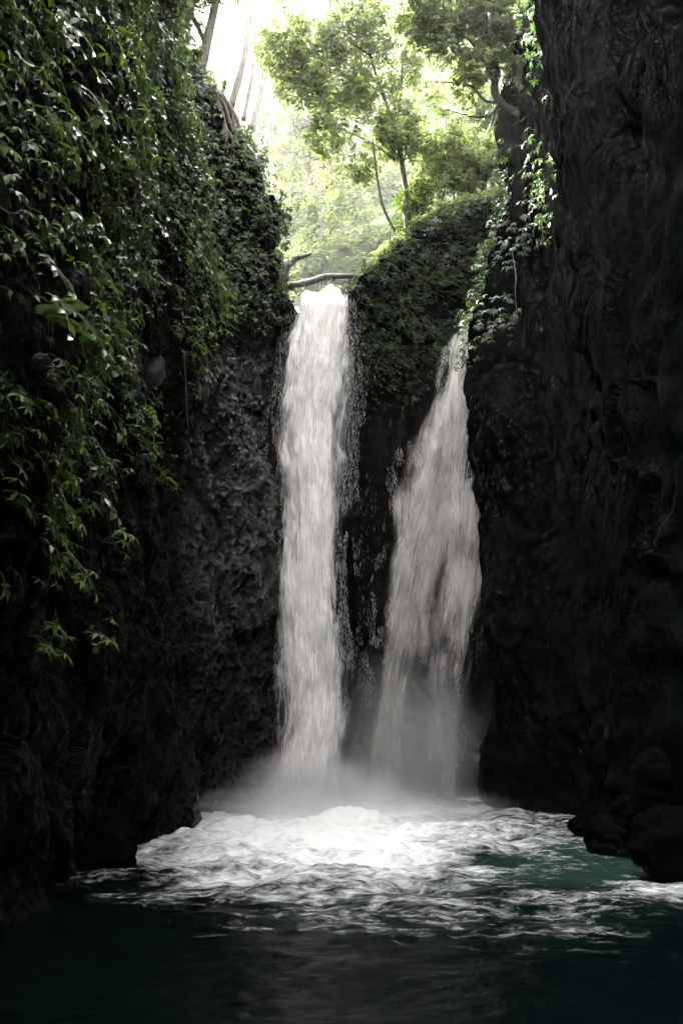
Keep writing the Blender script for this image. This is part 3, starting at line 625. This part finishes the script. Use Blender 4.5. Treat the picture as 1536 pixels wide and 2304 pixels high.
# thin pale trunks standing in the bright gap
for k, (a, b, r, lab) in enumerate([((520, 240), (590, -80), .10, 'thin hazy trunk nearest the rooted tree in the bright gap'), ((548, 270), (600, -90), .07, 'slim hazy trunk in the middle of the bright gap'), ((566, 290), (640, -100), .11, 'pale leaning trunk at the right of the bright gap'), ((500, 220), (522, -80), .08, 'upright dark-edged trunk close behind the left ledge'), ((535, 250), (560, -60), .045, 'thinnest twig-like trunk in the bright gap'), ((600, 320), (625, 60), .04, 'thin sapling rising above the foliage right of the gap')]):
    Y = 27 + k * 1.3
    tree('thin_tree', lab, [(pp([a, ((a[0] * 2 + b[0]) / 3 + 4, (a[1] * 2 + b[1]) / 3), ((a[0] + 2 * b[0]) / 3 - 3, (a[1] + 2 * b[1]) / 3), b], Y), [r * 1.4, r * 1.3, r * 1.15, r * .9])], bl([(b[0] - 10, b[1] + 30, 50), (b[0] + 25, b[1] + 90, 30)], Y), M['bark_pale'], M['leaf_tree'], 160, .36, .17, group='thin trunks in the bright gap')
# crown trees at the top of the hill
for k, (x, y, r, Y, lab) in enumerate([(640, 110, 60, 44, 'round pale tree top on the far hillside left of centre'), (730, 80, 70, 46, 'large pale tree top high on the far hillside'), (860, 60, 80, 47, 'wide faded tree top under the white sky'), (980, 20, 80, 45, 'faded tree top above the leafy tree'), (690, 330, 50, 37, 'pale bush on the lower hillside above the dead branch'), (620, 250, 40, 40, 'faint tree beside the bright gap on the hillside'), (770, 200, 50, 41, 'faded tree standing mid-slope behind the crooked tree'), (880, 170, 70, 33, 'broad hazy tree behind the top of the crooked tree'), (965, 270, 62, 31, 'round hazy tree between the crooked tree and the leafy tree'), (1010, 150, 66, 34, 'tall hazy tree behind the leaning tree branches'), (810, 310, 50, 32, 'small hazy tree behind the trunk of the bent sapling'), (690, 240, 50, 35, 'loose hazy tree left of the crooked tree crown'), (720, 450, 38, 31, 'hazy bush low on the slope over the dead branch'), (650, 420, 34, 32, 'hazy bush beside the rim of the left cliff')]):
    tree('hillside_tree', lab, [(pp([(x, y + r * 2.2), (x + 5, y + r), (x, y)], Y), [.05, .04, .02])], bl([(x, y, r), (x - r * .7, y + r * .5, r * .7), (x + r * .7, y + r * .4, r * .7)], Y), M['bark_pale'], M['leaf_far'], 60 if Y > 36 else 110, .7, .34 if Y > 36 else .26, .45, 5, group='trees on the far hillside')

# dead branch across the lip
db = empty('dead_branch', (0, 0, 0), 'bare wet branch lying across the top of the main waterfall', 'branch')
tube([(pp([(630, 648), (660, 642), (700, 634), (738, 622), (775, 621), (812, 622)], 23.4), [.11, .10, .095, .085, .075, .06])], 'limb', M['deadwood'], db, 12, .45)
tube([(pp([(640, 668), (637, 640), (645, 605), (664, 584), (682, 578), (700, 570)], 23.3), [.12, .11, .10, .085, .07, .04]), (pp([(646, 604), (636, 590), (634, 580)], 23.3), [.04, .03, .012])], 'forked_limb', M['deadwood'], db, 12, .45)
tube([(pp([(738, 622), (746, 612), (758, 607)], 23.4), [.03, .02, .008])], 'twig', M['deadwood'], db, 6, .3)
tube([(pp([(680, 638), (676, 648), (678, 656)], 23.4), [.03, .02, .01])], 'twig', M['deadwood'], db, 6, .3)

# ------------------------------------------------------------------ ferns, glossy plants, sprigs
def nearest(S, N_, px, py):
    a, b, d = proj(S); k = np.argmin(np.where(d > 2, (a - px) ** 2 + (b - py) ** 2, 1e12)); return S.reshape(-1, 3)[k], N_.reshape(-1, 3)[k]
def fern(label, base, n, nf=7, L=.7, group='ferns'):
    root = empty('fern', tuple(base), label, 'fern', group)
    a0 = rng.uniform(0, 6)
    t1 = unit(np.cross(n, UPV)); LV = Leaves(); stems = []
    for k in range(nf):
        a = a0 + k * 2.4; d0 = unit(n * .9 + t1 * math.cos(a) * .9 + UPV * (.5 + .5 * math.sin(a)))
        LL = L * rng.uniform(.7, 1.1); m = 22; t = np.linspace(0, 1, m)[:, None]
        c = d0 * LL * t + np.array([0, 0, -1]) * LL * .55 * t ** 2.2
        tg = unit(np.gradient(c, axis=0)); sd_ = unit(np.cross(tg, UPV)); w_ = (.30 * LL * np.sin(np.linspace(.25, 1, m) * math.pi) ** .8)
        for s_ in (-1, 1):
            LV.add(c[1:], (sd_ * s_ + tg * .45 + np.array([0, 0, -.12]))[1:], UPV, w_[1:] + .01, np.full(m - 1, .026 * LL + .003), np.clip(rng.random() * .7 + .2, 0, 1))
        stems.append((c[::4], [.006, .002]))
    LV.build('fronds', M['fern'], root, lo=True); tube(stems, 'stalk', M['fern'], root, 4)
    return root
ferns = [(130, 590, 'L', 8, .75, 'arching fern under the rock shelf on the left cliff'), (82, 720, 'L', 4, .6, 'small upright striped fern at the left edge of the cliff'), (1195, 180, 'R', 5, .6, 'lone fern jutting from the right cliff above the gnarled tree'), (985, 640, 'B', 7, .8, 'largest drooping fern on the dark mound face'), (905, 650, 'B', 6, .6, 'drooping fern on the mound face nearer the main waterfall'), (830, 690, 'B', 6, .55, 'small fern beside the main waterfall lip on the mound'), (1120, 560, 'R', 6, .6, 'green fern on the right cliff edge level with the mound top'), (900, 820, 'B', 5, .5, 'lowest fern on the mound face between the falls'), (640, 655, 'B', 5, .45, 'bright little fern at the foot of the dead branch'), (1170, 240, 'R', 4, .5, 'fern drooping beside the gnarled tree base'), (560, 470, 'L', 7, .7, 'backlit fern on the bulge of the left cliff'), (410, 650, 'L', 7, .6, 'fern among the creepers in the middle of the left cliff'), (1130, 460, 'R', 4, .5, 'small yellow-tipped fern hanging below the leafy tree')]
SRC = {'L': (SLd, nL), 'R': (SRd, nR), 'B': (SBd, nB)}
for (x, y, s_, nf, L_, lab) in ferns:
    b, n_ = nearest(*SRC[s_], x, y); fern(lab, b + n_ * .1, n_, nf, L_, 'ferns on the cliffs')
def glossy(label, base, n, nl=14, L=.27, length=1.0, droop=.9, group=None, mat='leaf_gloss', wr=.5, cat='plant', name='glossy_plant'):
    root = empty(name, tuple(base), label, cat, group)
    LV = Leaves(); stems = []; t1 = unit(np.cross(n, UPV))
    for k in range(3):
        d0 = unit(n * 1.0 + t1 * rng.uniform(-.8, .8) + UPV * rng.uniform(0, .5)); LL = length * rng.uniform(.7, 1.1)
        t = np.linspace(0, 1, 9)[:, None]; c = d0 * LL * t * .8 + np.array([0, 0, -1]) * LL * droop * t ** 1.8; tg = unit(np.gradient(c, axis=0)); stems.append((c, [.008, .003]))
        m = nl // 3 + 1; tt = np.linspace(.2, 1, m); cc = np.stack([np.interp(tt, t[:, 0], c[:, q]) for q in range(3)], -1); gg = np.stack([np.interp(tt, t[:, 0], tg[:, q]) for q in range(3)], -1)
        sg = np.where(np.arange(m) % 2, 1, -1)[:, None]; sd_ = unit(np.cross(gg, n + UPV * .3))
        LV.add(cc, sd_ * sg * .9 + gg * .7 + np.array([0, 0, -.4]) + rng.normal(0, .15, (m, 3)), n * .8 + UPV * .7 + rng.normal(0, .25, (m, 3)), L * rng.uniform(.7, 1.15, m), L * wr * rng.uniform(.8, 1.1, m), rng.uniform(.2, 1, m))
    LV.build('leaves', M[mat], root); tube(stems, 'stem', M['fern'], root, 4)
    return root
gl = [(325, 330, 1.1, 'glossy broad-leaved vine shoot topmost on the left cliff'), (385, 390, 1.0, 'glossy vine shoot hanging furthest out from the left cliff'), (275, 430, .8, 'glossy-leaved shoot left of the big hanging vine'), (360, 470, 1.0, 'long glossy vine trailing down the middle of the left cliff'), (300, 500, .7, 'shiny-leaved shoot above the dark hollow'), (400, 560, .7, 'lowest glossy vine tip beside the bare rib'), (75, 80, 1.0, 'glossy strap-leaved plant at the top left corner'), (100, 210, .8, 'silvery shining leaf spray near the upper left edge'), (75, 290, .7, 'pale shiny leaves high on the left edge of the cliff'), (30, 610, .7, 'broad green leaves jutting in above the grey stones'), (60, 690, .9, 'broad-leaved plant over the grey stones'), (170, 900, .6, 'large-leaved plant in the creeper band under the stones'), (170, 1110, .5, 'single pale-leaved plant low on the left cliff'), (85, 1245, .5, 'lowest broad-leaved plant on the left cliff'), (600, 330, .8, 'backlit leafy shoot right of the hanging roots'), (610, 400, .8, 'sunlit leaf cluster on the rim of the left cliff')]
for (x, y, ln, lab) in gl:
    b, n_ = nearest(SLd, nL, x, y); glossy(lab, b + n_ * .25, n_, 16 if ln > .8 else 11, .14 if x < 150 else .19 if x < 500 else .18, ln, group='broad-leaved plants on the left cliff', mat='leaf_gloss' if x < 500 else 'leaf_tree')
def sprig(label, base, n, k=5, spread=.35, L=.17, group=None):
    root = empty('whorled_plant', tuple(base), label, 'plant', group); LV = Leaves(); t1 = unit(np.cross(n, UPV)); st = []
    pos = np.array([n * rng.uniform(.15, .4) + t1 * rng.uniform(-spread, spread) + UPV * rng.uniform(-spread * .6, spread * .6) for _ in range(k)])
    whorls(LV, pos, n * .6 + UPV * .8 + rng.normal(0, .15, pos.shape), 6, L, .28, .45, np.full(k, .75)); LV.build('leaves', M['leaf'], root)
    for q in pos: st.append(([np.zeros(3), q * .5 + UPV * .05, q], [.006, .003]))
    tube(st, 'stem', M['fern'], root, 4); return root
sg = [(62, 1430, 3, 'lone five-leaved sprig lowest on the left cliff'), (185, 1425, 4, 'cluster of small sprigs beside the lowest lone one'), (175, 1155, 3, 'spreading sprig alone on dark rock below the creeper band'), (250, 1072, 2, 'pale umbrella sprig at the edge of the black hollow'), (145, 1300, 4, 'sprigs trailing above the rust-brown shelf'), (45, 1225, 5, 'leafy sprigs at the left edge above the rust-brown shelf'), (25, 1120, 5, 'sprigs crowding the left edge below the creeper band'), (320, 990, 4, 'sprigs at the right tip of the creeper band'), (300, 930, 5, 'bright sprigs reaching right over the black hollow'), (350, 1090, 4, 'dim sprigs below the black hollow'), (230, 1215, 4, 'small sprigs on the bare dark wall left of centre'), (520, 640, 6, 'fresh light-green sprigs beside the bare rib near the lip'), (500, 715, 3, 'lowest light-green sprig hanging near the waterfall lip'), (245, 760, 5, 'sprigs just right of the grey stones'), (420, 770, 5, 'sprigs hanging down the rib beside the wet boulder face'), (100, 1465, 3, 'faint sprigs just above the black base of the cliff')]
for (x, y, k, lab) in sg:
    b, n_ = nearest(SLd, nL, x, y); sprig(lab, b, n_, k, .12 + .05 * k, group='whorled sprigs on the left cliff')

# hanging vines
def vine(label, pts, Y, r=.012, group='hanging vines'):
    root = empty('hanging_vine', (0, 0, 0), label, 'vine', group); tube([(pp(pts, Y), [r, r * .6])], 'stem', M['bark'], root, 4)
vine('thin vine looping down the lower left cliff', [(205, 1180), (206, 1260), (200, 1330), (190, 1350)], 12.2, .008)
vine('second thin vine dangling close to the looping one', [(208, 1300), (218, 1340), (226, 1400)], 12.2, .006)
vine('straight vine hanging beside the wet rib of the left cliff', [(415, 790), (420, 900), (424, 980)], 16.6)
vine('long root-like vine hanging down the right cliff', [(1150, 560), (1160, 620), (1158, 660), (1164, 720)], 19.6)
vine('fine vine crossing the bright haze from the leafy tree', [(620, 190), (650, 260), (700, 330), (740, 400)], 26, .01)
vine('fine vine curving in front of the pale hillside', [(740, 210), (700, 300), (660, 360), (640, 420)], 25, .008)
for k, (x, a, b_) in enumerate([(738, 560, 665), (760, 520, 600), (790, 540, 610), (768, 470, 560), (700, 520, 600)]):
    vine(['vine hanging just above the crest of the main waterfall', 'short vine high over the main waterfall on the hillside', 'vine hanging next to the mound edge above the dead branch', 'uppermost thin vine over the middle of the hillside', 'vine trailing just above the upturned tip of the dead branch'][k], [(x, a), (x + 3, (a + b_) / 2), (x - 1, b_)], 30, .014, 'vines above the main waterfall')

# ------------------------------------------------------------------ rocks
def rock(name, label, c, s, mat, seed, group=None, rz=0):
    n1, n2 = 40, 56; a = np.linspace(0, math.pi, n1)[:, None]; b = np.linspace(0, 2 * math.pi, n2, endpoint=False)[None]
    V = np.stack([np.sin(a) * np.cos(b), np.sin(a) * np.sin(b), np.cos(a) + 0 * b], -1)
    f1, f2, cid = worley(V * 1.1 + seed, seed); r = 1 + .35 * fbm(V * 1.3 + seed, 4, seed) + .12 * (cid - .5) + .05 * fbm(V * 6 + seed, 3, seed)
    V = V * (r + .10 * fbm(V * 2.6 + seed, 3, seed + 2) - .06 * np.minimum(f2 - f1, .2) * 3)[..., None] * np.asarray(s)
    cr, sr = math.cos(rz), math.sin(rz); V = np.stack([V[..., 0] * cr - V[..., 1] * sr, V[..., 0] * sr + V[..., 1] * cr, V[..., 2]], -1)
    o = mesh_np(name, V, [gridfaces(n1, n2, True)], mat); o.location = c; return tag(o, label, 'rock', group)
rock('boulder', 'rounded black boulder at the left edge of the foaming water', P(225, 1965, 13.3) * [1, 1, 0] + [0, 0, .15], (.5, .6, .6), M['rock_dark'], 3)
for (x, y, sx, lab) in [(112, 800, .24, 'largest grey stone wedged in the left cliff'), (75, 812, .13, 'small grey stone left of the largest wedged one'), (148, 832, .16, 'angular grey stone right below the largest wedged one'), (104, 850, .12, 'lowest small grey stone of the wedged group')]:
    b, n_ = nearest(SLd, nL, x, y); rock('stone', lab, tuple(b + n_ * .04), (sx, sx * .9, sx * .55), M['stone'], int(x), 'grey stones wedged in the left cliff', x)
for (x, y, sx, lab) in [(345, 830, .34, 'wet grey rock face bulging from the left cliff'), (300, 865, .25, 'smaller wet rock beside the bulging grey one')]:
    b, n_ = nearest(SLd, nL, x, y); rock('wet_rock', lab, tuple(b - n_ * .1), (sx, sx * .8, sx * 1.3), M['stone'], int(x), 'wet rocks in the left cliff')
for k, (x, Y, z, s_, lab) in enumerate([(1400, 14.6, .2, .5, 'dark boulder at the right shore nearest the waterfall'), (1480, 12.8, 1.3, .42, 'upper black boulder stacked on the right shore'), (1520, 12.4, .4, .6, 'large dark boulder half under the right cliff'), (1350, 17.0, .1, .5, 'low wet rock where the right shore bends'), (1440, 13.6, .7, .4, 'middle black boulder in the right shore pile')]):
    x0 = P(x, row_at(Y, z), Y)[0]; rock('boulder', lab, (x0, Y, z), (s_, s_, s_ * .8), M['rock_dark'], 20 + k, 'boulders on the right shore', k)
rock('lip_rock', 'wet black rock at the left side of the waterfall lip', tuple(P(645, 698, 22.5)), (.24, .4, .2), M['rock_wet'], 44)

# ------------------------------------------------------------------ cloud sheet added beyond the hill to whiten the sky gap
gx = np.linspace(-70, 230, 60); gy = np.linspace(105, 420, 60); X2, Y2_ = np.meshgrid(gx, gy)
Vc = np.stack([X2, Y2_, 128 + 14 * fbm(np.stack([X2, Y2_, 0 * X2], -1) / 40, 3, 401)], -1)
m, nt, N, L, out = newmat('added_cloud'); b = N('BsdfDiffuse'); b.inputs[0].default_value = (.8, .8, .8, 1); t = N('BsdfTranslucent'); t.inputs[0].default_value = (.8, .8, .79, 1)
x = N('MixShader'); x.inputs[0].default_value = .5; L(b.outputs[0], x.inputs[1]); L(t.outputs[0], x.inputs[2])
tc = N('TexCoord'); nn_ = N('TexNoise', Scale=.012, Detail=6.0); L(tc.outputs['Object'], nn_.inputs['Vector']); mr = N('MapRange', To_Min=.15, To_Max=.8); mr.inputs[1].default_value = .35; mr.inputs[2].default_value = .6; L(nn_.outputs[0], mr.inputs[0])
tr = N('BsdfTransparent'); y = N('MixShader'); L(mr.outputs[0], y.inputs[0]); L(tr.outputs[0], y.inputs[1]); L(x.outputs[0], y.inputs[2]); L(y.outputs[0], out.inputs[0])
Vt = np.concatenate([Vc.reshape(-1, 3), Vc.reshape(-1, 3) + [0, 0, 6]])
o = mesh_np('added_clouds', Vt, [gridfaces(60, 60), gridfaces(60, 60) + 3600], m); tag(o, kind='structure')

# ------------------------------------------------------------------ mist and haze
def volmat(name, dens, col, ani=0.0):
    m, nt, N, L, out = newmat(name); v = N('VolumePrincipled'); v.inputs['Color'].default_value = (*col, 1); v.inputs['Density'].default_value = dens; v.inputs['Anisotropy'].default_value = ani
    L(v.outputs[0], out.inputs['Volume']); return m, nt, N, L, v
def outward(o):
    import bmesh
    b = bmesh.new(); b.from_mesh(o.data); bmesh.ops.remove_doubles(b, verts=b.verts, dist=1e-5); bmesh.ops.recalc_face_normals(b, faces=b.faces)
    b.to_mesh(o.data); b.free()
def mist(name, c, rad, dens, sc_, pw=1.6):
    m, nt, N, L, v = volmat(name + '_air', dens, (0.95, 0.95, 0.94), 0.2)
    tc = N('TexCoord'); ln = N('VectorMath', operation='LENGTH'); L(tc.outputs['Object'], ln.inputs[0])
    f = N('MapRange', To_Min=1.0, To_Max=0.0); L(ln.outputs['Value'], f.inputs[0]); p_ = N('Math', operation='POWER'); L(f.outputs[0], p_.inputs[0]); p_.inputs[1].default_value = pw
    n = N('TexNoise', Scale=sc_, Detail=3.0); L(tc.outputs['Object'], n.inputs['Vector']); g = N('MapRange'); g.inputs[1].default_value = .35; g.inputs[2].default_value = .62; g.inputs[3].default_value = .25; L(n.outputs[0], g.inputs[0])
    q = N('Math', operation='MULTIPLY'); L(p_.outputs[0], q.inputs[0]); L(g.outputs[0], q.inputs[1]); q2 = N('Math', operation='MULTIPLY'); L(q.outputs[0], q2.inputs[0]); q2.inputs[1].default_value = dens; L(q2.outputs[0], v.inputs['Density'])
    n1, n2 = 16, 28; a = np.linspace(0, math.pi, n1)[:, None]; b = np.linspace(0, 2 * math.pi, n2, endpoint=False)[None]
    V = np.stack([np.sin(a) * np.cos(b), np.sin(a) * np.sin(b), np.cos(a) + 0 * b], -1)
    o = mesh_np(name, V, [gridfaces(n1, n2, True)], m); outward(o); o.location = c; o.scale = rad; tag(o, kind='stuff')
m, nt, N, L, v = volmat('valley_air', 0.0036, (0.98, 0.98, 0.95), 0.55)
n1, n2 = 20, 32; a = np.linspace(0, math.pi, n1)[:, None]; b = np.linspace(0, 2 * math.pi, n2, endpoint=False)[None]
V = np.stack([24 * np.sin(a) * np.cos(b), 20.5 * np.sin(a) * np.sin(b), 26 * np.cos(a) + 0 * b], -1) + np.array([0, 44, 27])
o = mesh_np('valley_mist', V, [gridfaces(n1, n2, True)], m); outward(o); tag(o, kind='stuff')
mist('mist', (-0.75, 20.9, 0.35), (2.4, 1.6, 1.2), 4.8, 2.2)
mist('mist', (-0.3, 19.6, 0.15), (4.4, 3.2, 0.7), 1.2, 2.5)
mist('mist', (1.5, 23.0, 0.9), (2.6, 1.3, 3.4), 1.7, 1.6)
m, nt, N, L, v = volmat('haze', 0.0004, (0.97, 0.98, 0.94), 0.6)
x0, x1, y0, y1, z0, z1 = -45, 45, -16, 85, -2.6, 62
V = np.array([[x, y, z] for x in (x0, x1) for y in (y0, y1) for z in (z0, z1)]); Fh = np.array([[0, 1, 3, 2], [4, 6, 7, 5], [0, 4, 5, 1], [2, 3, 7, 6], [0, 2, 6, 4], [1, 5, 7, 3]])
o = mesh_np('haze', V, [Fh], m, smooth=False); tag(o, kind='stuff')
outward(o)
